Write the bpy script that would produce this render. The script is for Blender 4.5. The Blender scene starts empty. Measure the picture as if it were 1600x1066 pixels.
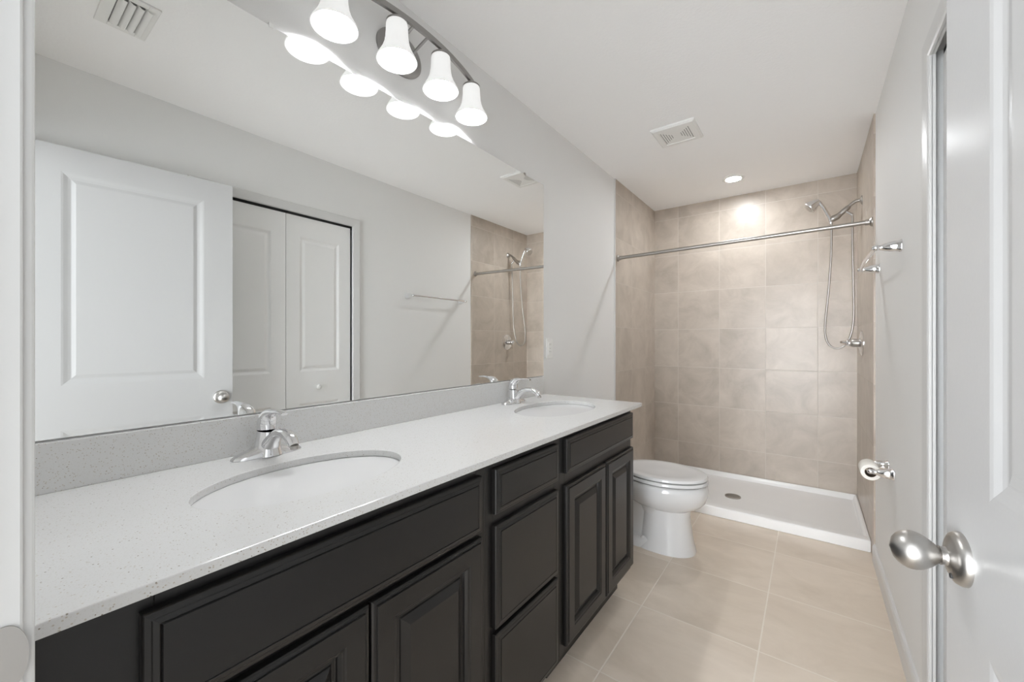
import bpy, bmesh, math
from mathutils import Vector, Matrix
PI = math.pi
sc = bpy.context.scene
C = sc.collection

# ------------------------------------------------------------------ camera, light, exposure
cam = bpy.data.objects.new('camera', bpy.data.cameras.new('camera'))
C.objects.link(cam)
cam.location = (1.204, 0.0, 1.200)
cam.rotation_euler = (PI/2, 0, math.atan2(466, 630))
cam.data.sensor_width = 36
cam.data.lens = 36*630/1600
cam.data.clip_start = 0.005
sc.camera = cam

wd = bpy.data.worlds.new('world')
sc.world = wd
wd.use_nodes = True
# daylight of the room behind the open doorway: strongest from straight behind (a beam added to brighten the far end), weak from the sides
WORLD_BASE, WORLD_BEAM, BEAM_POWER = 1.15, 17.5, 13.0
_n = wd.node_tree.nodes; _l = wd.node_tree.links
_tc = _n.new('ShaderNodeTexCoord')
_dp = _n.new('ShaderNodeVectorMath'); _dp.operation = 'DOT_PRODUCT'
_dp.inputs[1].default_value = Vector((0.0, -1.0, -0.045)).normalized()
_l.new(_tc.outputs['Generated'], _dp.inputs[0])
_mx = _n.new('ShaderNodeMath'); _mx.operation = 'MAXIMUM'; _mx.inputs[1].default_value = 0.0; _l.new(_dp.outputs['Value'], _mx.inputs[0])
_pw = _n.new('ShaderNodeMath'); _pw.operation = 'POWER'; _pw.inputs[1].default_value = BEAM_POWER; _l.new(_mx.outputs[0], _pw.inputs[0])
_ma = _n.new('ShaderNodeMath'); _ma.operation = 'MULTIPLY_ADD'; _ma.inputs[1].default_value = WORLD_BEAM; _ma.inputs[2].default_value = WORLD_BASE; _l.new(_pw.outputs[0], _ma.inputs[0])
_n['Background'].inputs[0].default_value = (0.93, 0.965, 1.0, 1)
_l.new(_ma.outputs[0], _n['Background'].inputs[1])

BULB_STRENGTH = 260.0
DOWNLIGHT_STRENGTH = 275.0
sc.view_settings.view_transform = 'Standard'
sc.view_settings.look = 'None'
sc.view_settings.exposure = 0.36
sc.view_settings.gamma = 1.0
sc.view_settings.use_curve_mapping = False
sc.cycles.max_bounces = 14
sc.cycles.diffuse_bounces = 9
sc.cycles.glossy_bounces = 8
sc.cycles.transmission_bounces = 8
sc.cycles.sample_clamp_indirect = 6.0
sc.cycles.use_denoising = True
sc.cycles.caustics_reflective = True
sc.cycles.caustics_refractive = False
sc.cycles.blur_glossy = 0.5

# ------------------------------------------------------------------ dimensions (metres)
W = 1.490        # room width
YB = 3.905       # tiled back wall
YT = 2.944       # where the wall tile begins
H = 2.440        # ceiling
YF = 0.022       # inner face of the front wall

# ------------------------------------------------------------------ materials
def srgb(r, g, b):
    f = lambda c: (c/255/12.92) if c/255 <= .04045 else ((c/255+.055)/1.055)**2.4
    return (f(r), f(g), f(b), 1)

def mat(name, col, rough=0.5, metal=0.0, bump=0.0, bscale=80, var=0.0, vscale=6, coat=0.0, spec=0.5):
    m = bpy.data.materials.new(name); m.use_nodes = True
    nt = m.node_tree; b = nt.nodes['Principled BSDF']
    b.inputs['Base Color'].default_value = col
    b.inputs['Roughness'].default_value = rough
    b.inputs['Metallic'].default_value = metal
    b.inputs['Specular IOR Level'].default_value = spec
    b.inputs['Coat Weight'].default_value = coat
    g = nt.nodes.new('ShaderNodeNewGeometry')
    if var:
        n = nt.nodes.new('ShaderNodeTexNoise'); n.inputs['Scale'].default_value = vscale; n.inputs['Detail'].default_value = 5
        nt.links.new(g.outputs['Position'], n.inputs['Vector'])
        mx = nt.nodes.new('ShaderNodeMix'); mx.data_type = 'RGBA'
        mx.inputs[6].default_value = tuple(c*(1-var) for c in col[:3])+(1,)
        mx.inputs[7].default_value = tuple(min(1, c*(1+var)) for c in col[:3])+(1,)
        nt.links.new(n.outputs['Fac'], mx.inputs[0]); nt.links.new(mx.outputs[2], b.inputs['Base Color'])
    if bump:
        n = nt.nodes.new('ShaderNodeTexNoise'); n.inputs['Scale'].default_value = bscale; n.inputs['Detail'].default_value = 3
        nt.links.new(g.outputs['Position'], n.inputs['Vector'])
        bp = nt.nodes.new('ShaderNodeBump'); bp.inputs['Strength'].default_value = bump; bp.inputs['Distance'].default_value = 0.002
        nt.links.new(n.outputs['Fac'], bp.inputs['Height']); nt.links.new(bp.outputs['Normal'], b.inputs['Normal'])
    return m

def tile_mat(name, ax, size, off, col1, col2, grout, gw, rough, stretch=(1, 1, 1), nscale=5.0):
    """square tiles: ax = two axis letters of the surface, off = a grout line along each"""
    m = bpy.data.materials.new(name); m.use_nodes = True
    nt = m.node_tree; N = nt.nodes; L = nt.links; b = N['Principled BSDF']
    g = N.new('ShaderNodeNewGeometry'); s = N.new('ShaderNodeSeparateXYZ'); L.new(g.outputs['Position'], s.inputs[0])
    def M(op, a, bb=None, c=None):
        n = N.new('ShaderNodeMath'); n.operation = op
        for i, v in enumerate((a, bb, c)):
            if v is None: continue
            if isinstance(v, (int, float)): n.inputs[i].default_value = v
            else: L.new(v, n.inputs[i])
        return n.outputs[0]
    fl, ed = [], []
    for a, o in zip(ax, off):
        t = M('DIVIDE', M('SUBTRACT', s.outputs[a], o), size)
        fl.append(M('FLOOR', t))
        fr = M('SUBTRACT', t, fl[-1])
        ed.append(M('SUBTRACT', 0.5, M('ABSOLUTE', M('SUBTRACT', fr, 0.5))))
    d = M('MULTIPLY', M('MINIMUM', ed[0], ed[1]), size)
    mr = N.new('ShaderNodeMapRange'); mr.inputs['From Min'].default_value = gw/2-.0004; mr.inputs['From Max'].default_value = gw/2+.0008
    L.new(d, mr.inputs['Value'])
    wn = N.new('ShaderNodeTexWhiteNoise'); wn.noise_dimensions = '2D'
    cb = N.new('ShaderNodeCombineXYZ'); L.new(fl[0], cb.inputs[0]); L.new(fl[1], cb.inputs[1]); L.new(cb.outputs[0], wn.inputs['Vector'])
    vm = N.new('ShaderNodeVectorMath'); vm.operation = 'MULTIPLY'; L.new(g.outputs['Position'], vm.inputs[0]); vm.inputs[1].default_value = stretch
    va = N.new('ShaderNodeVectorMath'); va.operation = 'ADD'; L.new(vm.outputs[0], va.inputs[0]); 
    vs = N.new('ShaderNodeVectorMath'); vs.operation = 'SCALE'; L.new(wn.outputs['Color'], vs.inputs[0]); vs.inputs['Scale'].default_value = 9; L.new(vs.outputs[0], va.inputs[1])
    n1 = N.new('ShaderNodeTexNoise'); n1.inputs['Scale'].default_value = nscale; n1.inputs['Detail'].default_value = 7; n1.inputs['Roughness'].default_value = .62; n1.inputs['Distortion'].default_value = .6
    L.new(va.outputs[0], n1.inputs['Vector'])
    f = M('ADD', M('MULTIPLY', M('SUBTRACT', n1.outputs['Fac'], .5), 2.5), M('MULTIPLY_ADD', wn.outputs['Value'], .3, .35))
    cl = N.new('ShaderNodeClamp'); L.new(f, cl.inputs[0])
    mx = N.new('ShaderNodeMix'); mx.data_type = 'RGBA'; mx.inputs[6].default_value = col1; mx.inputs[7].default_value = col2; L.new(cl.outputs[0], mx.inputs[0])
    m2 = N.new('ShaderNodeMix'); m2.data_type = 'RGBA'; m2.inputs[6].default_value = grout; L.new(mx.outputs[2], m2.inputs[7]); L.new(mr.outputs[0], m2.inputs[0])
    L.new(m2.outputs[2], b.inputs['Base Color'])
    r = N.new('ShaderNodeMix'); r.data_type = 'FLOAT'; r.inputs[2].default_value = .85; r.inputs[3].default_value = rough; L.new(mr.outputs[0], r.inputs[0]); L.new(r.outputs[0], b.inputs['Roughness'])
    bp = N.new('ShaderNodeBump'); bp.inputs['Strength'].default_value = .35; bp.inputs['Distance'].default_value = .0015; L.new(mr.outputs[0], bp.inputs['Height']); L.new(bp.outputs[0], b.inputs['Normal'])
    return m

def quartz_mat():
    m = bpy.data.materials.new('speckled_quartz'); m.use_nodes = True
    nt = m.node_tree; N = nt.nodes; L = nt.links; b = N['Principled BSDF']
    g = N.new('ShaderNodeNewGeometry')
    def specks(scale, thr, col, prev, chance):
        v = N.new('ShaderNodeTexVoronoi'); v.inputs['Scale'].default_value = scale
        L.new(g.outputs['Position'], v.inputs['Vector'])
        s = N.new('ShaderNodeSeparateColor'); L.new(v.outputs['Color'], s.inputs[0])
        a = N.new('ShaderNodeMath'); a.operation = 'LESS_THAN'; L.new(v.outputs['Distance'], a.inputs[0]); a.inputs[1].default_value = thr
        c = N.new('ShaderNodeMath'); c.operation = 'LESS_THAN'; L.new(s.outputs[0], c.inputs[0]); c.inputs[1].default_value = chance
        p = N.new('ShaderNodeMath'); p.operation = 'MULTIPLY'; L.new(a.outputs[0], p.inputs[0]); L.new(c.outputs[0], p.inputs[1])
        mx = N.new('ShaderNodeMix'); mx.data_type = 'RGBA'; L.new(p.outputs[0], mx.inputs[0])
        if prev is None: mx.inputs[6].default_value = srgb(210, 210, 209)
        else: L.new(prev, mx.inputs[6])
        mx.inputs[7].default_value = col
        return mx.outputs[2]
    o = specks(430, .36, srgb(204, 203, 200), None, .55)
    o = specks(260, .26, srgb(186, 179, 168), o, .2)
    o = specks(210, .22, srgb(140, 132, 122), o, .06)
    L.new(o, b.inputs['Base Color'])
    b.inputs['Roughness'].default_value = .16
    return m

GREIGE = mat('greige_wall_paint', srgb(231, 231, 230), .6, bump=.12, bscale=260)
CEIL = mat('white_ceiling_paint', srgb(249, 249, 249), .8, bump=.5, bscale=90)
TRIM = mat('white_trim_paint', srgb(215, 215, 214), .34, var=.01, vscale=3)
DOORP = mat('white_door_paint_dimmed', srgb(197, 197, 197), .24, bump=.04, bscale=160)  # shared white door paint, darkened to offset the strong light on the entry door
LEAFP = mat('white_door_paint_brightened', srgb(240, 240, 239), .3, bump=.04, bscale=160)  # same white paint, lightened to make up for weak light on the closet
ESP = mat('espresso_cabinet_finish', (0.0085, .0078, .0074, 1), .33, bump=.05, bscale=300, var=.25, vscale=9)
ESPD = mat('cabinet_interior_black', (0.008, .0075, .007, 1), .6, var=.1)
QUARTZ = quartz_mat()
PORC = mat('white_porcelain', srgb(218, 218, 218), .07, var=.01, vscale=2, coat=.4)
ACRYL = mat('white_acrylic_pan', srgb(242, 242, 242), .25, bump=.08, bscale=420, var=.01)
CHROME = mat('polished_chrome', (.80, .80, .81, 1), .06, 1.0, var=.02)
FIXT = mat('brushed_nickel_light_fixture', (.36, .35, .34, 1), .36, 1.0, var=.04, vscale=30)
NICKEL = mat('satin_nickel', (.50, .485, .465, 1), .36, 1.0, var=.04, vscale=20)
BRUSH = mat('brushed_nickel', (.44, .42, .395, 1), .38, 1.0, var=.04, vscale=30)
MIRROR = mat('silvered_mirror', (.945, .955, .945, 1), .0, 1.0)
MEDGE = mat('mirror_edge', (.07, .08, .075, 1), .3, var=.1)
PLAST = mat('white_plastic', srgb(236, 236, 234), .35, var=.01)
DARK = mat('dark_gap', (.03, .03, .03, 1), .7, var=.1)
GREYSLOT = mat('grey_slot', (.22, .22, .215, 1), .7, var=.1)
FANSLOT = mat('grey_fan_slot', (.34, .34, .335, 1), .7, var=.1)
PAPER = mat('toilet_paper', srgb(240, 236, 229), .9, bump=.2, bscale=300)
CARD = mat('cardboard_core', srgb(110, 92, 76), .9, var=.1, vscale=40)
GROUT = srgb(199, 192, 183)
TB1, TB2 = srgb(171, 160, 148), srgb(195, 184, 172)
TILEB = tile_mat('beige_wall_tile_back', 'XZ', .3425, (.224, .2795), TB1, TB2, GROUT, .0034, .33)
TILES = tile_mat('beige_wall_tile_side', 'YZ', .3425, (2.9585, .2795), TB1, TB2, GROUT, .0034, .33)
FLOORM = tile_mat('beige_floor_tile', 'XY', .4535, (.590, 1.366), srgb(213, 199, 182), srgb(232, 219, 204), srgb(238, 229, 217), .0050, .36, stretch=(.7, 1.3, 1), nscale=4.2)

def emis(name, col, strength, extra=None):
    m = bpy.data.materials.new(name); m.use_nodes = True
    b = m.node_tree.nodes['Principled BSDF']
    b.inputs['Base Color'].default_value = (.9, .9, .9, 1); b.inputs['Roughness'].default_value = .35
    b.inputs['Emission Color'].default_value = col; b.inputs['Emission Strength'].default_value = strength
    return m
BULBM = emis('lit_bulb', (.955, .975, 1, 1), BULB_STRENGTH)
LENS = emis('lit_downlight_lens', (.94, .97, 1, 1), DOWNLIGHT_STRENGTH)

def shade_mat():
    m = bpy.data.materials.new('frosted_glass_shade'); m.use_nodes = True
    nt = m.node_tree; N = nt.nodes; L = nt.links
    out = N['Material Output']; b = N['Principled BSDF']
    b.inputs['Base Color'].default_value = (.86, .86, .85, 1); b.inputs['Roughness'].default_value = .3
    b.inputs['Emission Color'].default_value = (.98, .99, 1, 1); b.inputs['Emission Strength'].default_value = .32
    t = N.new('ShaderNodeBsdfTranslucent'); t.inputs[0].default_value = (.9, .89, .87, 1)
    x = N.new('ShaderNodeMixShader'); x.inputs[0].default_value = .004
    L.new(b.outputs[0], x.inputs[1]); L.new(t.outputs[0], x.inputs[2]); L.new(x.outputs[0], out.inputs[0])
    return m
SHADE = shade_mat()

# ------------------------------------------------------------------ mesh helpers
def box(bm, x0, x1, y0, y1, z0, z1):
    v = [bm.verts.new((x, y, z)) for x in (x0, x1) for y in (y0, y1) for z in (z0, z1)]
    for f in ((0, 1, 3, 2), (4, 6, 7, 5), (0, 4, 5, 1), (2, 3, 7, 6), (0, 2, 6, 4), (1, 5, 7, 3)):
        bm.faces.new([v[i] for i in f])
    return v

def loft(bm, rings, cap=True, close=True):
    rows = [[bm.verts.new(p) for p in r] for r in rings]
    n = len(rows[0])
    for a, b in zip(rows, rows[1:]):
        for i in range(n if close else n-1):
            j = (i+1) % n
            bm.faces.new((a[i], a[j], b[j], b[i]))
    if cap and close:
        bm.faces.new(list(reversed(rows[0]))); bm.faces.new(rows[-1])
    return rows

def lathe(bm, prof, origin=(0, 0, 0), axis='z', n=40, cap=True, mtx=None):
    """prof: (radius, height) pairs along the axis"""
    rings = []
    o = Vector(origin)
    for r, h in prof:
        ring = []
        for i in range(n):
            a = 2*PI*i/n
            p = Vector((r*math.cos(a), r*math.sin(a), h))
            if axis == 'x': p = Vector((p.z, p.x, p.y))
            elif axis == '-x': p = Vector((-p.z, p.y, p.x))
            elif axis == 'y': p = Vector((p.x, p.z, -p.y))
            if mtx is not None: p = mtx @ p
            ring.append(o+p)
        rings.append(ring)
    return loft(bm, rings, cap)

def smooth_path(pts, k=6):
    pts = [Vector(p) for p in pts]; out = []
    for i in range(len(pts)-1):
        p0 = pts[max(i-1, 0)]; p1 = pts[i]; p2 = pts[i+1]; p3 = pts[min(i+2, len(pts)-1)]
        for j in range(k):
            t = j/k
            out.append(.5*((2*p1)+(p2-p0)*t+(2*p0-5*p1+4*p2-p3)*t*t+(3*p1-p0-3*p2+p3)*t**3))
    out.append(pts[-1]); return out

def interp(vals, m):
    out = []
    for i in range(m):
        t = i/(m-1)*(len(vals)-1); k = min(int(t), len(vals)-2); u = t-k
        a, b = vals[k], vals[k+1]
        if isinstance(a, (tuple, list)): out.append(tuple(x+(y-x)*u for x, y in zip(a, b)))
        else: out.append(a+(b-a)*u)
    return out

def tube(bm, pts, rad, n=16, side=None, k=6, smooth=True):
    """sweep an ellipse; rad a number, a list of numbers or of (across, up) pairs; side fixes the 'across' axis"""
    P = smooth_path(pts, k) if smooth else [Vector(p) for p in pts]
    R = rad if isinstance(rad, list) else [rad, rad]
    R = interp(R, len(P)); rings = []
    up = None
    for i, p in enumerate(P):
        t = (P[min(i+1, len(P)-1)]-P[max(i-1, 0)]).normalized()
        if side is not None: s = Vector(side)
        elif up is None: s = t.cross(Vector((0.13, .21, 1))).normalized()
        else: s = up
        s = (s-t*s.dot(t)).normalized(); up = s
        u = t.cross(s)
        r = R[i]; a, b = (r if isinstance(r, tuple) else (r, r))
        rings.append([p+s*(a*math.cos(2*PI*q/n))+u*(b*math.sin(2*PI*q/n)) for q in range(n)])
    return loft(bm, rings)

def rect_rings(bm, O, U, V, Nn, w, h, rings, back=True):
    """concentric rectangles; rings = (inset, height along Nn); last one is filled"""
    O, U, V, Nn = map(Vector, (O, U, V, Nn)); rows = []
    for ins, ht in rings:
        rows.append([bm.verts.new(O+U*a+V*b+Nn*ht) for a, b in ((ins, ins), (w-ins, ins), (w-ins, h-ins), (ins, h-ins))])
    for a, b in zip(rows, rows[1:]):
        for i in range(4):
            j = (i+1) % 4; bm.faces.new((a[i], a[j], b[j], b[i]))
    bm.faces.new(rows[-1])
    if back: bm.faces.new(list(reversed(rows[0])))

def obj(name, bm, m, parent=None, smooth=False, bevel=0, seg=2, loc=None, angle=40):
    bmesh.ops.recalc_face_normals(bm, faces=bm.faces[:])
    me = bpy.data.meshes.new(name); bm.to_mesh(me); bm.free()
    o = bpy.data.objects.new(name, me); C.objects.link(o)
    for x in (m if isinstance(m, (list, tuple)) else [m]): me.materials.append(x)
    if smooth:
        me.polygons.foreach_set('use_smooth', [True]*len(me.polygons))
        try: me.set_sharp_from_angle(angle=math.radians(angle))
        except Exception: pass
    if bevel:
        b = o.modifiers.new('bevel', 'BEVEL'); b.width = bevel; b.segments = seg; b.limit_method = 'ANGLE'; b.angle_limit = math.radians(40)
    if parent is not None: o.parent = parent
    if loc is not None: o.location = loc
    return o

def tag(o, label, cat, group=None, kind=None):
    o['label'] = label; o['category'] = cat
    if group: o['group'] = group
    if kind: o['kind'] = kind
    return o

def thing(name, loc, label, cat, group=None, kind=None, rz=0):
    o = bpy.data.objects.new(name, None); C.objects.link(o); o.empty_display_size = .05
    o.location = loc; o.rotation_euler = (0, 0, rz)
    return tag(o, label, cat, group, kind)

def struct(name, bm, m, label, cat, **k):
    return tag(obj(name, bm, m, **k), label, cat, kind='structure')

def copy_tree(o, parent=None):
    c = o.copy(); C.objects.link(c); c.parent = parent
    for ch in list(o.children): copy_tree(ch, c)
    return c

def B(): return bmesh.new()

# ------------------------------------------------------------------ room shell
b = B(); box(b, -.1, 2.25, -1.3, YB+.1, -.1, 0)
struct('floor', b, FLOORM, 'beige square floor tiles with pale grout', 'floor')
b = B(); box(b, -.1, 2.25, -.1, YB+.1, H, H+.1)
struct('ceiling', b, CEIL, 'white textured ceiling', 'ceiling')
b = B(); box(b, -.1, 0, -.1, YB+.1, 0, H)
struct('wall_left', b, GREIGE, 'light grey painted wall behind the mirror and vanity', 'wall')
CY0, CY1, CZ = .742, 1.712, 2.060      # closet opening
b = B()
box(b, W, W+.1, -.1, CY0, 0, H); box(b, W, W+.1, CY1, YB+.1, 0, H); box(b, W, W+.1, CY0, CY1, CZ, H)
struct('wall_right', b, GREIGE, 'light grey painted wall with the closet opening', 'wall')
b = B(); box(b, 0, W, YB, YB+.1, 0, H)
struct('wall_back', b, TILEB, 'beige tiled back wall of the shower', 'wall')
b = B(); box(b, 0, .008, YT, YB, 0, H)
struct('wall_shower_left', b, TILES, 'beige tile on the left side of the shower', 'wall')
b = B(); box(b, W-.008, W, YT, YB, 0, H)
struct('wall_shower_right', b, TILES, 'beige tile on the shower wall that carries the valve', 'wall')
b = B()
JX0, JX1 = .664, 1.462
box(b, 0, JX0-.02, -.09, YF, 0, H); box(b, JX1+.02, W, -.09, YF, 0, H); box(b, JX0-.02, JX1+.02, -.09, YF, 2.075, H)
struct('wall_front', b, GREIGE, 'light grey wall around the entry doorway', 'wall')
b = B(); box(b, W+.005, W+.1, -1.3, -.1, 0, H)  # unseen wall added beyond the doorway to keep side light off the jamb
struct('wall_light_blocker', b, GREIGE, 'added unseen grey wall blocking side light outside the entry doorway', 'wall')
b = B()
box(b, W+.1, 2.2, .3, .36, 0, H); box(b, W+.1, 2.2, 2.1, 2.16, 0, H); box(b, 2.2, 2.25, .3, 2.16, 0, H)
struct('wall_closet', b, GREIGE, 'unlit walls inside the closet behind the folding doors', 'wall')

b = B()
rect = [(0, 0), (.013, 0), (.013, .075), (.009, .088), (.004, .092), (0, .092)]
loft(b, [[(W-x, y, z) for x, z in rect] for y in (1.730, YT)])
struct('baseboard_right', b, TRIM, 'white baseboard along the right wall from closet to shower', 'baseboard')
b = B(); loft(b, [[(x, y, z) for x, z in rect] for y in (1.90, YT)])
struct('baseboard_left', b, TRIM, 'white baseboard behind the toilet', 'baseboard')

def edge_strip(name, x, label):
    b = B(); box(b, min(x, x+.0095*(1 if x < 1 else -1)), max(x, x+.0095*(1 if x < 1 else -1)), YT-.003, YT-.0005, .0, H)
    return struct(name, b, TRIM, label, 'trim')
edge_strip('trim_1', 0.0, 'thin white edge strip where the left wall tile begins')

# closet casing + jamb
def casing(bm, x, sgn, y0, y1, ztop, cw, th=.014):
    """profiled casing round an opening on a wall at x; sgn = direction it projects"""
    prof = [(0, 0), (0, th*.55), (.006, th*.75), (.014, th*.7), (.030, th), (cw-.006, th), (cw, th*.7), (cw, 0)]
    def pt(p, side):
        o, h = p
        return (x+sgn*h, y0-o if side == 0 else y1+o)
    for side in (0, 1):
        low = [(pt(p, side)[0], pt(p, side)[1], 0) for p in prof]
        top = [(pt(p, side)[0], pt(p, side)[1], ztop+p[0]) for p in prof]
        loft(bm, [low, top])
    loft(bm, [[(x+sgn*h, y0-o, ztop+o) for o, h in prof], [(x+sgn*h, y1+o, ztop+o) for o, h in prof]])
b = B()
KY0, KY1, KZ = .760, 1.671, 2.034
casing(b, W, -1, KY0, KY1, KZ, .057)
box(b, W-.001, W+.007, KY1, CY1, 0, KZ); box(b, W-.001, W+.007, CY0, KY0, 0, KZ); box(b, W-.001, W+.007, CY0, CY1, KZ, CZ)
struct('trim_2', b, TRIM, 'white casing around the closet opening', 'trim', smooth=True, angle=25)
b = B(); box(b, W+.030, W+.060, CY0+.001, CY1-.001, 2.024, CZ-.0005)
struct('trim_3', b, DARK, 'dark metal track above the folding closet doors', 'trim')

# entry jamb, stop and casing on the left of the camera and overhead
b = B()
box(b, JX0-.02, JX0, -.09, YF+.0068, 0, 2.055); box(b, JX1, JX1+.02, -.09, YF+.0068, 0, 2.055); box(b, JX0-.02, JX1+.02, -.09, YF+.0068, 2.055, 2.075)
box(b, JX0, JX0+.011, -.050, -.011, 0, 2.055); box(b, JX1-.011, JX1, -.050, -.011, 0, 2.055); box(b, JX0, JX1, -.050, -.011, 2.044, 2.055)
box(b, JX0-.060, JX0-.004, YF+.0005, YF+.0135, 0, 2.115)
box(b, JX0-.060, JX1+.004, YF+.0005, YF+.0135, 2.060, 2.115)
frame5 = struct('trim_4', b, TRIM, 'white doorway jamb and casing at the near end of the vanity', 'trim', bevel=.002)
b = B()
pr = []
for i in range(25):
    a = -PI/2+PI*i/24
    pr.append((.0185+.0134*math.cos(a), .934+.028*math.sin(a)))
pr = [(-.009, .906)]+pr+[(-.009, .962)]
loft(b, [[(JX0+x, y, z) for y, z in pr] for x in (0.0002, .0018)])
o = obj('strike_plate', b, NICKEL, frame5); o['label'] = 'satin metal strike plate with rounded lip'

# ------------------------------------------------------------------ panelled doors
def panel_door(bm, w, h, t, panels, stile, prof, both=True, stile_r=None):
    """slab in local x 0..w, z 0..h, front face at y=0 facing -y; panels = (z0,z1) list"""
    ys = [0, t] if both else [0]
    for yi, y in enumerate(ys):
        s = 1 if yi == 0 else -1
        xs = [0, stile, w-(stile_r or stile), w]
        zs = [0]+[z for p in panels for z in p]+[h]
        for k in range(len(zs)-1):
            z0, z1 = zs[k], zs[k+1]
            is_p = k % 2 == 1
            for i in range(3):
                if is_p and i == 1:
                    rows = []
                    for ins, dep in prof:
                        rows.append([bm.verts.new((a, y+s*dep, c)) for a, c in ((xs[1]+ins, z0+ins), (xs[2]-ins, z0+ins), (xs[2]-ins, z1-ins), (xs[1]+ins, z1-ins))])
                    for ra, rb in zip(rows, rows[1:]):
                        for q in range(4):
                            r = (q+1) % 4; bm.faces.new((ra[q], ra[r], rb[r], rb[q]))
                    bm.faces.new(rows[-1])
                else:
                    bm.faces.new([bm.verts.new((a, y, c)) for a, c in ((xs[i], z0), (xs[i+1], z0), (xs[i+1], z1), (xs[i], z1))])
    yb = t
    for q in (((0, 0), (0, h)), ((w, 0), (w, h))):
        (x0, z0), (x1, z1) = q
        bm.faces.new([bm.verts.new(p) for p in ((x0, 0, z0), (x0, yb, z0), (x1, yb, z1), (x1, 0, z1))])
    for z in (0, h):
        bm.faces.new([bm.verts.new(p) for p in ((0, 0, z), (w, 0, z), (w, yb, z), (0, yb, z))])
    if not both:
        bm.faces.new([bm.verts.new(p) for p in ((0, yb, 0), (w, yb, 0), (w, yb, h), (0, yb, h))])
    bmesh.ops.remove_doubles(bm, verts=bm.verts[:], dist=1e-6)

DPROF = [(0, 0), (.007, .0008), (.020, .0036), (.028, .0046), (.031, .0046), (.045, .0016), (.049, .0015)]
LPROF = [(0, 0), (.005, .002), (.011, .0060), (.017, .0085), (.021, .0085), (.036, .0030), (.040, .0028)]
# entry door: hinged edge near the camera on the right, free edge towards the closet
FX, FY = 1.368, .871
ang = math.atan2(1.438-FX, FY-.185)           # swing past the wall-parallel
DW = .835
d = B(); panel_door(d, DW, 2.035, .035, [(.23, .790), (.985, 1.925)], .126, DPROF, stile_r=.204)
# local x runs from free edge (0) to hinge edge (DW); front face looks at the vanity
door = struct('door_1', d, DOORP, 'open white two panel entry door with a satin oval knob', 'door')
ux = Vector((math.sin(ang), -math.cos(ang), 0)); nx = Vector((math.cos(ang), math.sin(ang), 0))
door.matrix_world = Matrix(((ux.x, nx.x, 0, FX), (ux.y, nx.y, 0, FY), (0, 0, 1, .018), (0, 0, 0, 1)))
for side in (0, 1):
    s = -1 if side == 0 else 1
    y0 = 0 if side == 0 else .035
    L = 1.0 if side == 0 else .6
    b = B()
    M = Matrix.Rotation(PI/2*(1 if s < 0 else -1), 3, 'X')
    egg = [(.0135, .015), (.0122, .017), (.0118, .020), (.0128, .023)]
    for i in range(13):
        t = i/12
        egg.append((max(.0004, .0262*math.sqrt(max(0, math.sin(PI*(.085+.915*t)**1.30)))), .023+.053*t))
    k = obj('door_knob', None or (lathe(b, [(r, h*L) for r, h in egg], n=40, mtx=M) and b), NICKEL, door, smooth=True, angle=50)
    k.location = (.0525, y0, .880)
    k['label'] = 'satin nickel egg shaped knob'
    b = B(); lathe(b, [(.0355, 0), (.0355, .004), (.033, .009), (.026, .0125), (.016, .0145), (.0135, .0165)], n=44, mtx=M)
    obj('rosette', b, NICKEL, k, smooth=True, angle=50)
    if side == 0:
        b = B(); lathe(b, [(.0034, .009), (.0034, .0142)], origin=(0, 0, 0), n=14, mtx=M)
        h_ = obj('release_hole', b, DARK, k); h_.location = (0.006, 0, -.0235)
b = B(); box(b, -.0012, 0, .006, .029, .845, .905)
obj('latch_plate', b, NICKEL, door)

# bifold closet door, two leaves
bif = thing('door_2', (W+.021, .765, .02), 'white two leaf folding closet door beside the entry door', 'door', kind='structure')
LW = (1.667-.765)/2
for i in range(2):
    d = B(); panel_door(d, LW-.003, 2.001, .030, [(.20, .768), (.976, 1.868)], .086, LPROF, both=False)
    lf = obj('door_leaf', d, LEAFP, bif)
    y1 = .0015+(i+1)*LW-.003
    lf.matrix_local = Matrix(((0, 1, 0, 0), (-1, 0, 0, y1), (0, 0, 1, 0), (0, 0, 0, 1)))
    if i == 1:
        b = B(); lathe(b, [(.008, 0), (.007, .010), (.010, .015), (.0165, .021), (.017, .027), (.012, .032), (.004, .034)], n=28, mtx=Matrix.Rotation(PI/2, 3, 'X'))
        k = obj('knob', b, PLAST, lf, smooth=True); k.location = (.245, -.0005, .868); k['label'] = 'small round white knob'

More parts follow.
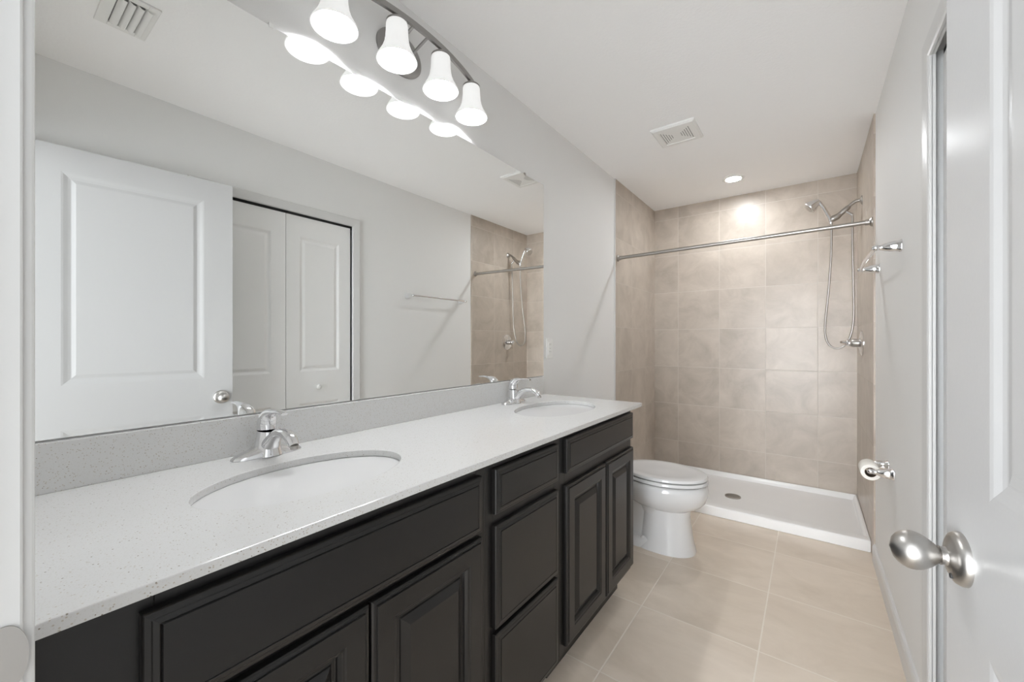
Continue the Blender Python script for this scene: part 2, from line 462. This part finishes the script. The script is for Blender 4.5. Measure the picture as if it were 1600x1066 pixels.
# ------------------------------------------------------------------ vanity
CT = .905; CB = .888; CXF = .558; CYA, CYZ = .024, 1.917
FXp = .530      # door front plane
FR = .511       # face frame plane
SLAB = [(0, 0), (0, .012), (.002, .0150), (.009, .0160), (.0105, .0172), (.0175, .0185), (.0180, .0160), (.0195, .0160), (.0200, .019), (.022, .019)]
DOORC = [(0, 0), (0, .012), (.003, .0155), (.008, .0165), (.009, .0145), (.0105, .0145), (.011, .019), (.050, .019), (.052, .0165), (.057, .0155), (.062, .009), (.064, .004), (.072, .004), (.074, .007), (.092, .0165), (.094, .0165)]
def front(name, y0, y1, z0, z1, prof, parent, px):
    b = B(); rect_rings(b, (FR-px+.0004, y0, z0), (0, 1, 0), (0, 0, 1), (1, 0, 0), y1-y0, z1-z0, prof)
    return obj(name, b, ESP, parent, bevel=.0008, seg=1)
def carcass(y0, y1, parent, openings, bottom=.112, left=.036):
    b = B(); z1 = CB-.001
    for ya in (y0, y1-.016):
        box(b, .004, FR-.075, ya, ya+.016, 0.0, z1); box(b, FR-.075, FR-.02, ya, ya+.016, bottom, z1)
    box(b, .004, FR-.02, y0+.016, y1-.016, bottom, bottom+.016)
    box(b, .004, .012, y0+.016, y1-.016, bottom+.016, z1)
    box(b, FR-.075, FR-.06, y0+.016, y1-.016, 0.0, bottom)          # toe kick
    obj('carcass', b, ESP, parent)
    b = B()
    ys = [y0, y0+left, y1-.036, y1]
    box(b, FR-.02, FR, ys[0], ys[1], bottom, z1); box(b, FR-.02, FR, ys[2], ys[3], bottom, z1)
    for za, zb in openings: box(b, FR-.02, FR, ys[1], ys[2], za, zb)
    return obj('face_frame', b, ESP, parent, bevel=.001, seg=1)
cab1 = thing('sink_cabinet', (0, 0, 0), 'wide black-brown sink cabinet nearest the doorway jamb', 'cabinet', 'black-brown vanity cabinets')
carcass(.028, .815, cab1, [(.112, .145), (.69, .72), (.849, CB-.001)], left=.118)
front('false_front', .131, .789, .708, .8525, SLAB, cab1, 0)
front('door', .131, .4585, .136, .695, DOORC, cab1, 0)
front('door', .4635, .790, .136, .695, DOORC, cab1, 0)
cab2 = thing('drawer_cabinet', (0, 0, 0), 'narrow black-brown three drawer cabinet between the two sink cabinets', 'cabinet', 'black-brown vanity cabinets')
carcass(.8155, 1.2085, cab2, [(.112, .145), (.400, .435), (.69, .735), (.855, CB-.001)])
front('drawer_front', .844, 1.180, .732, .8545, SLAB, cab2, 0)
front('drawer_front', .844, 1.178, .423, .702, SLAB, cab2, 0)
front('drawer_front', .844, 1.176, .124, .408, SLAB, cab2, 0)
cab3 = thing('sink_cabinet', (0, 0, 0), 'black-brown sink cabinet beside the toilet', 'cabinet', 'black-brown vanity cabinets')
carcass(1.209, 1.893, cab3, [(.112, .145), (.69, .735), (.855, CB-.001)])
front('false_front', 1.236, 1.885, .739, .860, SLAB, cab3, 0)
front('door', 1.236, 1.566, .138, .696, DOORC, cab3, 0)
front('door', 1.577, 1.888, .138, .696, DOORC, cab3, 0)

# countertop with two oval cut-outs
SINKS = [(.311, .457, .138, .218), (.303, .1*0+1.546, .150, .236)]
def ell(cx, cy, a, b_, z, n=72): return [(cx+a*math.cos(2*PI*i/n), cy+b_*math.sin(2*PI*i/n), z) for i in range(n)]
b = B()
def loop(pts):
    vs = [b.verts.new(p) for p in pts]
    return vs, [b.edges.new((vs[i], vs[(i+1) % len(vs)])) for i in range(len(vs))]
X0 = .001
outer = [(X0, CYA), (CXF, CYA), (CXF, CYZ), (X0, CYZ)]
tops, bots = [], []
for z, store in ((CT, tops), (CB, bots)):
    ed = []
    for pts in [[(x, y, z) for x, y in outer]]+[ell(*s_, z) for s_ in SINKS]:
        v, e = loop(pts); store.append(v); ed += e
    bmesh.ops.triangle_fill(b, use_beauty=True, use_dissolve=False, edges=ed)
for tv, bv in zip(tops, bots):
    for i in range(len(tv)):
        j = (i+1) % len(tv); b.faces.new((tv[i], tv[j], bv[j], bv[i]))
counter = tag(obj('countertop', b, QUARTZ, bevel=.0018, seg=2), 'long white speckled quartz countertop over the dark cabinets', 'countertop')
b = B(); box(b, .001, .020, CYA, 1.897, CT+.0002, 1.003)
obj('backsplash', b, QUARTZ, counter, bevel=.0012, seg=2)

def sink(i, label):
    cx, cy, a, b_ = SINKS[i]
    g = 1.02
    prof = [(1.10, -.0172), (1.03, -.0172), (1.005, -.0185), (.985, -.027), (.955, -.055), (.89, -.095), (.76, -.128), (.56, -.145), (.34, -.152), (.12, -.155)]
    t = thing('sink', (cx, cy, CT), label, 'sink', 'oval undermount sinks')
    m = B(); n = 72
    rings = [[(p*a*math.cos(2*PI*q/n), p*b_*math.sin(2*PI*q/n), z) for q in range(n)] for p, z in prof]
    back = [[((p*a+.012)*math.cos(2*PI*q/n), (p*b_+.012)*math.sin(2*PI*q/n), z-.010) for q in range(n)] for p, z in reversed(prof)]
    loft(m, rings+back, cap=True)
    obj('bowl', m, PORC, t, smooth=True, angle=50)
    m = B(); lathe(m, [(.0295, -.1535), (.0295, -.1510), (.024, -.1500), (.021, -.1515), (.019, -.1500), (.016, -.1470), (.003, -.1460)], n=32)
    obj('drain', m, CHROME, t, smooth=True)
    return t
sink(0, 'oval white undermount sink nearest the doorway')
sink(1, 'oval white undermount sink at the toilet end of the counter')

def faucet():
    t = thing('faucet', (.071, .4645, CT), 'chrome single lever faucet on the counter nearest the doorway', 'faucet', 'chrome single lever faucets')
    m = B(); n = 24
    rings = []
    for y, w, h in ((-.0835, .002, .002), (-.082, .009, .005), (-.076, .0155, .009), (-.066, .0205, .0135), (-.052, .025, .0185), (-.038, .028, .0235), (-.024, .030, .029), (-.008, .031, .032), (.008, .031, .032), (.024, .030, .029), (.038, .028, .0235), (.052, .025, .0185), (.066, .0205, .0135), (.076, .0155, .009), (.082, .009, .005), (.0835, .002, .002)):
        r = [(w*math.cos(PI*q/(n-1)), y, .0005+h*math.sin(PI*q/(n-1))**.8) for q in range(n)]
        rings.append(r)
    loft(m, rings)
    obj('base', m, CHROME, t, smooth=True, angle=60)
    m = B(); rings = []
    for z, xc, rx, ry in ((.002, .006, .032, .0370), (.018, .004, .0300, .0330), (.036, .001, .0275, .0280), (.052, -.002, .0250, .0245), (.0645, -.003, .0240, .0230)):
        rings.append([(xc+rx*math.cos(2*PI*q/36), ry*math.sin(2*PI*q/36), z+.006*(rx*math.cos(2*PI*q/36))/.02*(-.4 if z > .05 else 0)) for q in range(36)])
    loft(m, rings); obj('body', m, CHROME, t, smooth=True, angle=60)
    m = B()
    tube(m, [(.008, 0, .018), (.032, 0, .044), (.062, 0, .064), (.096, 0, .0695), (.126, 0, .060), (.143, 0, .044)],
         [(.0270, .022), (.0195, .0160), (.0150, .0115), (.0140, .0110), (.0140, .0120), (.0120, .0110)], n=24, side=(0, 1, 0))
    sp = obj('spout', m, CHROME, t, smooth=True, angle=60)
    m = B(); lathe(m, [(.0095, .0375), (.0095, .0460)], origin=(.1440, 0, 0), n=24); obj('aerator', m, BRUSH, sp, smooth=True)
    m = B()
    tube(m, [(-.0045, 0, .0665), (-.0045, 0, .081), (.002, 0, .097), (.016, 0, .109), (.040, 0, .1150), (.068, 0, .1175), (.094, 0, .1150)],
         [(.0228, .0238), (.0232, .0232), (.0215, .0200), (.0170, .0125), (.0125, .0058), (.0115, .0042), (.0085, .0030)], n=24, side=(0, 1, 0))
    hd = obj('lever_handle', m, CHROME, t, smooth=True, angle=60)
    m = B(); lathe(m, [(.0030, 0), (.0030, .0016)], origin=(.0150, 0, .0865), axis='x', n=12); obj('temperature_button', m, GREYSLOT, hd)
    m = B(); tube(m, [(-.030, 0, .010), (-.031, 0, .050)], .0022, n=10); lathe(m, [(.004, .048), (.0045, .054), (.003, .058), (.0005, .059)], origin=(-.031, 0, 0), n=14)
    obj('lift_rod', m, CHROME, t, smooth=True)
    return t
fa = faucet()
fb = copy_tree(fa); fb.location = (.066, 1.553, CT); fb['label'] = 'chrome single lever faucet on the counter at the toilet end'

# mirror
b = B(); box(b, .0008, .0058, .040, 1.917, 1.007, 2.071)
mir = obj('wall_mirror', b, [MIRROR, MEDGE])
for p in mir.data.polygons: p.material_index = 0 if p.normal.x > .9 else 1
tag(mir, 'large frameless wall mirror above the vanity backsplash', 'mirror')
for y in (.50, 1.735):
    b = B(); box(b, .0003, .0078, y-.006, y+.006, 2.066, 2.079)
    obj('mirror_clip', b, PLAST if y < 1 else BRUSH, mir, bevel=.001)

# outlet plate
pl = thing('outlet_plate', (0, 1.985, 1.157), 'white outlet plate on the grey wall just past the mirror', 'outlet')
b = B(); rect_rings(b, (.0002, -.035, -.058), (0, 1, 0), (0, 0, 1), (1, 0, 0), .070, .116, [(0, 0), (0, .003), (.003, .0055), (.005, .0055)])
obj('cover_plate', b, PLAST, pl, smooth=True, angle=30)
for z in (.0205, -.0205):
    b = B(); rect_rings(b, (.0055, -.0165, z-.0155), (0, 1, 0), (0, 0, 1), (1, 0, 0), .033, .031, [(0, 0), (.001, .0022), (.002, .0022)])
    r = obj('receptacle', b, PLAST, pl)
    b = B()
    for y in (-.0065, .0065): box(b, .0076, .0079, y-.001, y+.001, z-.001, z+.008)
    obj('slots', b, GREYSLOT, r)
b = B(); lathe(b, [(.003, .0054), (.0025, .0068), (.0005, .0070)], axis='x', n=14); obj('screw', b, BRUSH, pl)

# ------------------------------------------------------------------ vanity light
vl = thing('vanity_light', (0, .937, 2.245), 'brushed nickel vanity light with four white bell shades above the mirror', 'vanity light')
b = B()
pr = [(1, 0), (1, .006), (.93, .013), (.80, .018), (.3, .019)]
loft(b, [[(h+.0003, p*.098*math.cos(2*PI*q/56), p*.076*math.sin(2*PI*q/56)) for q in range(56)] for p, h in pr])
obj('backplate', b, FIXT, vl, smooth=True, angle=35)
def barx(y): return .121-.42*y*y
b = B(); rings = []
for i in range(61):
    y = -.335+.67*i/60
    x = barx(y); z = .0225+.010*(1-(y/.335)**2)
    rings.append([(x-.0055, y, z-.010), (x+.0055, y, z-.010), (x+.0055, y, z+.010), (x-.0055, y, z+.010)])
loft(b, rings); obj('bar', b, FIXT, vl, bevel=.001, seg=1)
for y in (-.032, .032):
    b = B(); tube(b, [(.012, y, -.004), (.06, y, .012), (barx(y)-.004, y, .028)], .005, n=14)
    obj('arm', b, FIXT, vl, smooth=True)
for yw in (.641, .840, 1.035, 1.233):
    y = yw-.937; x = barx(y)-.004
    if abs(y) > .2: x = .0845
    b = B(); lathe(b, [(.012, .018), (.012, .010), (.028, .008), (.0345, .002), (.0345, -.004), (.030, -.006)], origin=(x, y, 0), n=28)
    skt = obj('socket_cup', b, FIXT, vl, smooth=True, angle=35)
    b = B()
    op = [(.0335, -.0015), (.0350, -.012), (.0355, -.030), (.0370, -.052), (.0405, -.072), (.0470, -.090), (.0555, -.106), (.0625, -.118), (.0655, -.1265)]
    ip = [(r-.003, h) for r, h in reversed(op)]
    lathe(b, op+ip, origin=(x, y, 0), n=48, cap=False)
    sh = obj('lamp_shade', b, SHADE, vl, smooth=True, angle=60); sh['label'] = 'frosted white bell glass shade'
    b = B()
    lathe(b, [(.0125, -.006), (.0135, -.026), (.020, -.042), (.0255, -.058), (.0265, -.070), (.0225, -.084), (.013, -.093), (.002, -.0965)], origin=(x, y, 0), n=28)
    obj('bulb', b, BULBM, sh, smooth=True, angle=70)

# ------------------------------------------------------------------ ceiling fittings
dl = thing('recessed_light', (.732, 3.480, H), 'small round lit recessed light in the ceiling over the shower', 'ceiling light')
b = B(); lathe(b, [(.050, -.0015), (.054, -.006), (.072, -.005), (.076, -.0002), (.050, -.0002)], n=48, cap=False); obj('trim_ring', b, PLAST, dl, smooth=True)
b = B(); lathe(b, [(.0505, -.0004), (.0505, -.0035), (.03, -.0046), (.002, -.005)], n=48); obj('lens', b, LENS, dl, smooth=True)

fan = thing('exhaust_fan_grille', (.566, 2.515, H), 'square white exhaust fan grille in the ceiling before the shower', 'exhaust fan')
b = B(); rect_rings(b, (-.120, .124, 0), (1, 0, 0), (0, -1, 0), (0, 0, -1), .240, .248, [(0, .0002), (0, .008), (.010, .016), (.036, .018), (.038, .015), (.04, .015)])
obj('grille_cover', b, PLAST, fan, smooth=True, angle=25)
for s in (-1, 1):
    b = B()
    for k in range(5):
        x = s*(.026+.0125*k); hl = .022+.0125*k
        box(b, x-.0022, x+.0022, -hl, hl, -.0154, -.0148)
    obj('slots', b, FANSLOT, fan)

rg = thing('air_register', (.888, .362, H), 'white ceiling air register with curved blades seen in the mirror', 'air vent')
b = B()
A_, B_ = .124, .074
for (x0, x1, y0, y1) in ((-A_, A_, -B_, -.040), (-A_, A_, .040, B_), (-A_, -.096, -.040, .040), (.096, A_, -.040, .040)):
    box(b, x0, x1, y0, y1, -.007, -.0003)
obj('register_frame', b, PLAST, rg, bevel=.002)
b = B(); box(b, -.096, .096, -.040, .040, -.0012, -.0004); obj('register_throat', b, GREYSLOT, rg)
for k in range(4):
    b = B(); y0 = -.036+.0235*k
    pr = [(0, -.002), (.004, -.009), (.011, -.0145), (.020, -.016)]
    pr2 = [(y+.0008, z+.0012) for y, z in reversed(pr)]
    loft(b, [[(x, y0+y, z) for y, z in pr+pr2] for x in (-.0958, .0958)])
    obj('blade', b, PLAST, rg, smooth=True, angle=40)

# ------------------------------------------------------------------ toilet
TY = 2.445
to = thing('toilet', (0, TY, 0), 'white two piece toilet between the vanity and the shower', 'toilet')
def egg(xc, af, ab, w, z, n=56, pw=1.0):
    r = []
    for i in range(n):
        a = 2*PI*i/n; c, s = math.cos(a), math.sin(a)
        r.append((xc+(af if c > 0 else ab)*math.copysign(abs(c)**pw, c), w*math.copysign(abs(s)**pw, s), z))
    return r
b = B()
loft(b, [egg(.50, .186, .19, .126, 0, pw=.85), egg(.50, .184, .19, .124, .012, pw=.85), egg(.50, .172, .12, .114, .06, pw=.85), egg(.50, .160, .11, .106, .14, pw=.85), egg(.50, .154, .11, .103, .20, pw=.88),
         egg(.50, .157, .14, .106, .235, pw=.92), egg(.50, .185, .18, .128, .250), egg(.50, .213, .21, .150, .268), egg(.50, .236, .23, .172, .295), egg(.50, .248, .235, .183, .330), egg(.50, .250, .235, .186, .362), egg(.50, .245, .235, .183, .385), egg(.50, .236, .23, .176, .392)])
loft(b, [egg(.32, .22, .22, .118, 0, pw=.6), egg(.32, .22, .22, .118, .05, pw=.6), egg(.32, .21, .21, .108, .062, pw=.6)])
loft(b, [egg(.30, .19, .18, .085, .05, pw=.75), egg(.30, .19, .18, .080, .14, pw=.75), egg(.30, .19, .18, .088, .25, pw=.75), egg(.30, .19, .20, .12, .33, pw=.75), egg(.30, .19, .22, .15, .39, pw=.7)])
obj('bowl', b, PORC, to, smooth=True, angle=50)
def lidshape(z0, z1, grow, pw=1.0):
    af, ab, w = .248+grow, .235+grow, .186+grow
    return [egg(.50, af-.006, ab-.006, w-.006, z0), egg(.50, af, ab, w, z0+.004), egg(.50, af, ab, w, z1-.006), egg(.50, af-.004, ab-.004, w-.004, z1)]
b = B(); loft(b, lidshape(.3975, .417, .001)); obj('seat', b, PORC, to, smooth=True, angle=40)
b = B(); r = lidshape(.4215, .440, -.001)
r += [egg(.50, .225, .215, .166, .4425), egg(.50, .19, .185, .138, .4432), egg(.50, .175, .17, .126, .4418), egg(.50, .06, .06, .045, .4430)]
loft(b, r); obj('lid', b, PORC, to, smooth=True, angle=40)
b = B()
for z0, z1 in ((.391, .3985), (.416, .4225)):
    loft(b, [egg(.50, .236, .224, .174, z0), egg(.50, .236, .224, .174, z1)])
obj('seat_bumpers', b, GREYSLOT, to, smooth=True, angle=40)
for y in (-.075, .075):
    b = B(); box(b, .245, .285, y-.014, y+.014, .392, .436); obj('hinge', b, PLAST, to, bevel=.005)
b = B()
def rrect(x0, x1, w, z, rr=.03, n=6):
    p = []
    for cx_, cy_, a0 in ((x1-rr, w-rr, 0), (x0+rr, w-rr, PI/2), (x0+rr, -w+rr, PI), (x1-rr, -w+rr, 1.5*PI)):
        for i in range(n+1):
            a = a0+PI/2*i/n; p.append((cx_+rr*math.cos(a), cy_+rr*math.sin(a), z))
    return p
loft(b, [rrect(.035, .195, .190, .385), rrect(.028, .205, .200, .42), rrect(.022, .215, .215, .690)])
obj('tank', b, PORC, to, smooth=True, angle=40)
b = B(); loft(b, [rrect(.016, .222, .222, .6905), rrect(.014, .226, .226, .697), rrect(.014, .226, .226, .715), rrect(.020, .220, .220, .722)])
obj('tank_lid', b, PORC, to, smooth=True, angle=40)
b = B(); tube(b, [(.216, -.15, .655), (.232, -.15, .655), (.238, -.12, .652), (.238, -.085, .646)], [.007, .006, .006, .007], n=12)
obj('flush_lever', b, CHROME, to, smooth=True)
b = B(); lathe(b, [(.012, .0), (.012, .012), (.006, .018), (.001, .019)], origin=(.42, -.104, .0505), n=18); obj('bolt_cap', b, PORC, to, smooth=True)

# ------------------------------------------------------------------ shower
PY0 = 3.042
pan = thing('shower_pan', (0, 0, 0), 'white shower pan with low curb at the foot of the tiled wall', 'shower pan')
b = B()
XA, XB, YA, YZ = .0085, W-.0085, PY0, YB-.0005
def rr(x0, x1, y0, y1, z): return [(x0, y0, z), (x1, y0, z), (x1, y1, z), (x0, y1, z)]
loft(b, [rr(XA, XB, YA, YZ, .0003), rr(XA, XB, YA, YZ, .060), rr(XA+.002, XB-.002, YA+.004, YZ-.002, .066), rr(XA+.012, XB-.012, YA+.062, YZ-.022, .066), rr(XA+.020, XB-.020, YA+.075, YZ-.032, .058), rr(XA+.028, XB-.028, YA+.10, YZ-.048, .035), rr(.70, .77, 3.40, 3.47, .027)])
obj('basin', b, ACRYL, pan, bevel=.004, seg=3, smooth=True, angle=30)
b = B(); lathe(b, [(.053, .0275), (.053, .0325), (.048, .0345), (.002, .0345)], origin=(.735, 3.432, 0), n=40)
dr = obj('drain', b, BRUSH, pan, smooth=True, angle=30); dr['label'] = 'round metal drain cover'
b = B()
for k in range(6):
    for j in range(max(1, k*5)):
        a = 2*PI*j/max(1, k*5); r = k*.0082
        lathe(b, [(.0022, .0343), (.0022, .0348)], origin=(.735+r*math.cos(a), 3.432+r*math.sin(a), 0), n=8)
o = obj('drain_holes', b, DARK, dr); o['kind'] = 'stuff'

rod = thing('shower_curtain_rod', (0, 3.0, 1.85), 'straight nickel shower curtain rod spanning the shower opening', 'curtain rod')
za, zb = 1.840-1.85, 1.866-1.85
b = B(); tube(b, [(.012, -.006, za), (.745, 0, (za+zb)/2), (W-.012, .004, zb)], .0125, n=24, smooth=False); obj('pole', b, BRUSH, rod, smooth=True)
for x, y, z, ax in ((.0083, -.006, za, 'x'), (W-.0083, .004, zb, '-x')):
    b = B(); lathe(b, [(.026, 0), (.026, .004), (.022, .008), (.0165, .012), (.0160, .030)], origin=(x, y, z), axis=ax, n=32)
    obj('flange', b, BRUSH, rod, smooth=True, angle=35)

SY = 3.545
WX = W-.008
arm = thing('handheld_shower', (WX, SY, 2.140), 'nickel hand shower in its wall bracket with a long looping hose', 'shower head')
b = B(); lathe(b, [(.030, 0), (.029, .004), (.018, .010), (.011, .013)], origin=(-.0003, 0, 0), axis='-x', n=32); obj('flange', b, BRUSH, arm, smooth=True, angle=40)
b = B(); tube(b, [(-.004, 0, 0), (-.030, 0, -.002), (-.055, 0, -.018), (-.075, 0, -.038)], .0105, n=18); obj('arm_pipe', b, BRUSH, arm, smooth=True)
b = B()
tube(b, [(-.066, 0, -.029), (-.074, 0, -.037), (-.094, 0, -.056), (-.118, 0, -.078)], [.012, .0165, .0165, .0150], n=20, smooth=False)
obj('diverter', b, BRUSH, arm, smooth=True, angle=40)
b = B()
tube(b, [(-.112, 0, -.072), (-.130, 0, -.088), (-.152, 0, -.098), (-.166, 0, -.102)], [.0150, .0200, .0215, .0180], n=20)
obj('cradle', b, BRUSH, arm, smooth=True, angle=40)
b = B(); tube(b, [(-.088, 0, -.058), (-.066, 0, -.076), (-.050, 0, -.092)], [.008, .008, .0095], n=14, smooth=False); obj('hose_outlet', b, CHROME, arm, smooth=True)

b = B()
tube(b, [(-.164, 0, -.130), (-.166, 0, -.104), (-.186, 0, -.055), (-.208, 0, -.005), (-.226, 0, .026), (-.240, 0, .036), (-.254, 0, .030)], [.0125, .0150, .0125, .0118, .0120, .0140, .0185], n=20)
obj('handset', b, CHROME, arm, smooth=True, angle=60)
b = B()
dirv = Vector((-.80, -.10, -.60)).normalized(); q = Vector((0, 0, 1)).rotation_difference(dirv).to_matrix()
lathe(b, [(.016, -.012), (.024, .006), (.036, .028), (.043, .048), (.044, .058), (.041, .063), (.036, .0635)], origin=(-.238, 0, .034), mtx=q, n=36)
hd = obj('spray_head', b, CHROME, arm, smooth=True, angle=40)
b = B(); lathe(b, [(.0360, .0630), (.0330, .0660), (.002, .0665)], origin=(-.238, 0, .034), mtx=q, n=36); f = obj('spray_face', b, BRUSH, hd, smooth=True)
b = B()
hose = [(-.163, 0, -.128), (-.160, .002, -.165), (-.162, .010, -.35), (-.176, .025, -.60), (-.192, .045, -.80), (-.192, .055, -.90), (-.172, .060, -.965), (-.128, .062, -.992), (-.082, .062, -.965), (-.055, .060, -.90), (-.040, .050, -.78), (-.043, .030, -.55), (-.048, .012, -.30), (-.050, .001, -.14), (-.050, 0, -.092)]
tube(b, hose, .0062, n=12, k=8); obj('hose', b, BRUSH, arm, smooth=True)

vv = thing('shower_valve', (WX, SY-.02, 1.186), 'round shower valve with a lever on the tiled wall', 'shower valve')
b = B(); lathe(b, [(.083, .0002), (.083, .004), (.075, .010), (.045, .015), (.034, .018), (.030, .019)], axis='-x', n=48); obj('escutcheon', b, CHROME, vv, smooth=True, angle=40)
b = B(); lathe(b, [(.026, .018), (.026, .052), (.023, .056), (.020, .056)], axis='-x', n=32); obj('collar', b, BRUSH, vv, smooth=True, angle=40)
b = B(); lathe(b, [(.020, .055), (.0225, .064), (.020, .080), (.014, .088), (.004, .091)], axis='-x', n=32)
tube(b, [(-.072, 0, 0), (-.092, -.016, .004), (-.112, -.034, .006)], [.011, .008, .0075], n=16)
obj('lever', b, CHROME, vv, smooth=True, angle=50)

# ------------------------------------------------------------------ wall accessories
def post(bm, y, L, sgn=-1, a=.0235):
    """square plate narrowing into a neck that swells at the tip"""
    prof = [(0, a, a), (.004, a, a), (.007, a*.90, a*.90), (.020, a*.88, a*.88), (.034, a*.74, a*.78), (L-.026, a*.62, a*.66), (L-.013, a*.40, a*.46), (L-.005, a*.40, a*.44), (L+.005, a*.50, a*.50), (L+.013, a*.30, a*.30), (L+.015, a*.06, a*.06)]
    rings = []; n = 32
    for i, (h, ry, rz) in enumerate(prof):
        pw = .45 if i < 3 else (.6 if i < 5 else 1.0)
        rings.append([(sgn*h, y+ry*math.copysign(abs(math.cos(2*PI*q/n))**pw, math.cos(2*PI*q/n)), rz*math.copysign(abs(math.sin(2*PI*q/n))**pw, math.sin(2*PI*q/n))) for q in range(n)])
    loft(bm, rings)
tbx = thing('towel_bar', (W-.0003, 2.480, 1.573), 'chrome towel bar on the right wall before the shower', 'towel bar')
for y in (-.310, .310):
    b = B(); post(b, y, .072); obj('post', b, CHROME, tbx, smooth=True, angle=45)
b = B(); tube(b, [(-.072, -.310, 0), (-.080, 0, .0), (-.072, .310, 0)], .0075, n=16); obj('rail', b, CHROME, tbx, smooth=True)

tp = thing('toilet_paper_holder', (W-.0003, 2.415, .632), 'chrome toilet paper holder low on the right wall by the shower', 'toilet paper holder')
for y in (-.075, .075):
    b = B(); post(b, y, .072, a=.0225); obj('post', b, CHROME, tp, smooth=True, angle=45)
b = B(); tube(b, [(-.072, -.071, 0), (-.072, .071, 0)], .0085, n=16, smooth=False); obj('roller', b, CHROME, tp, smooth=True)
b = B()
n = 48
def rg_(r, y): return [(W-.0723+r*math.cos(2*PI*q/n), 2.415+y, .622+r*math.sin(2*PI*q/n)) for q in range(n)]
loft(b, [rg_(.0205, -.052), rg_(.0335, -.052), rg_(.035, -.050), rg_(.035, .050), rg_(.0335, .052), rg_(.0205, .052)], cap=False)
roll = tag(obj('toilet_roll', b, PAPER, smooth=True, angle=40), 'nearly spent roll of white toilet paper on the chrome holder', 'toilet paper')
b = B(); loft(b, [rg_(.0206, -.053), rg_(.0206, .053), rg_(.0195, .053), rg_(.0195, -.053), rg_(.0206, -.053)], cap=False); obj('core', b, CARD, roll, smooth=True, angle=40)
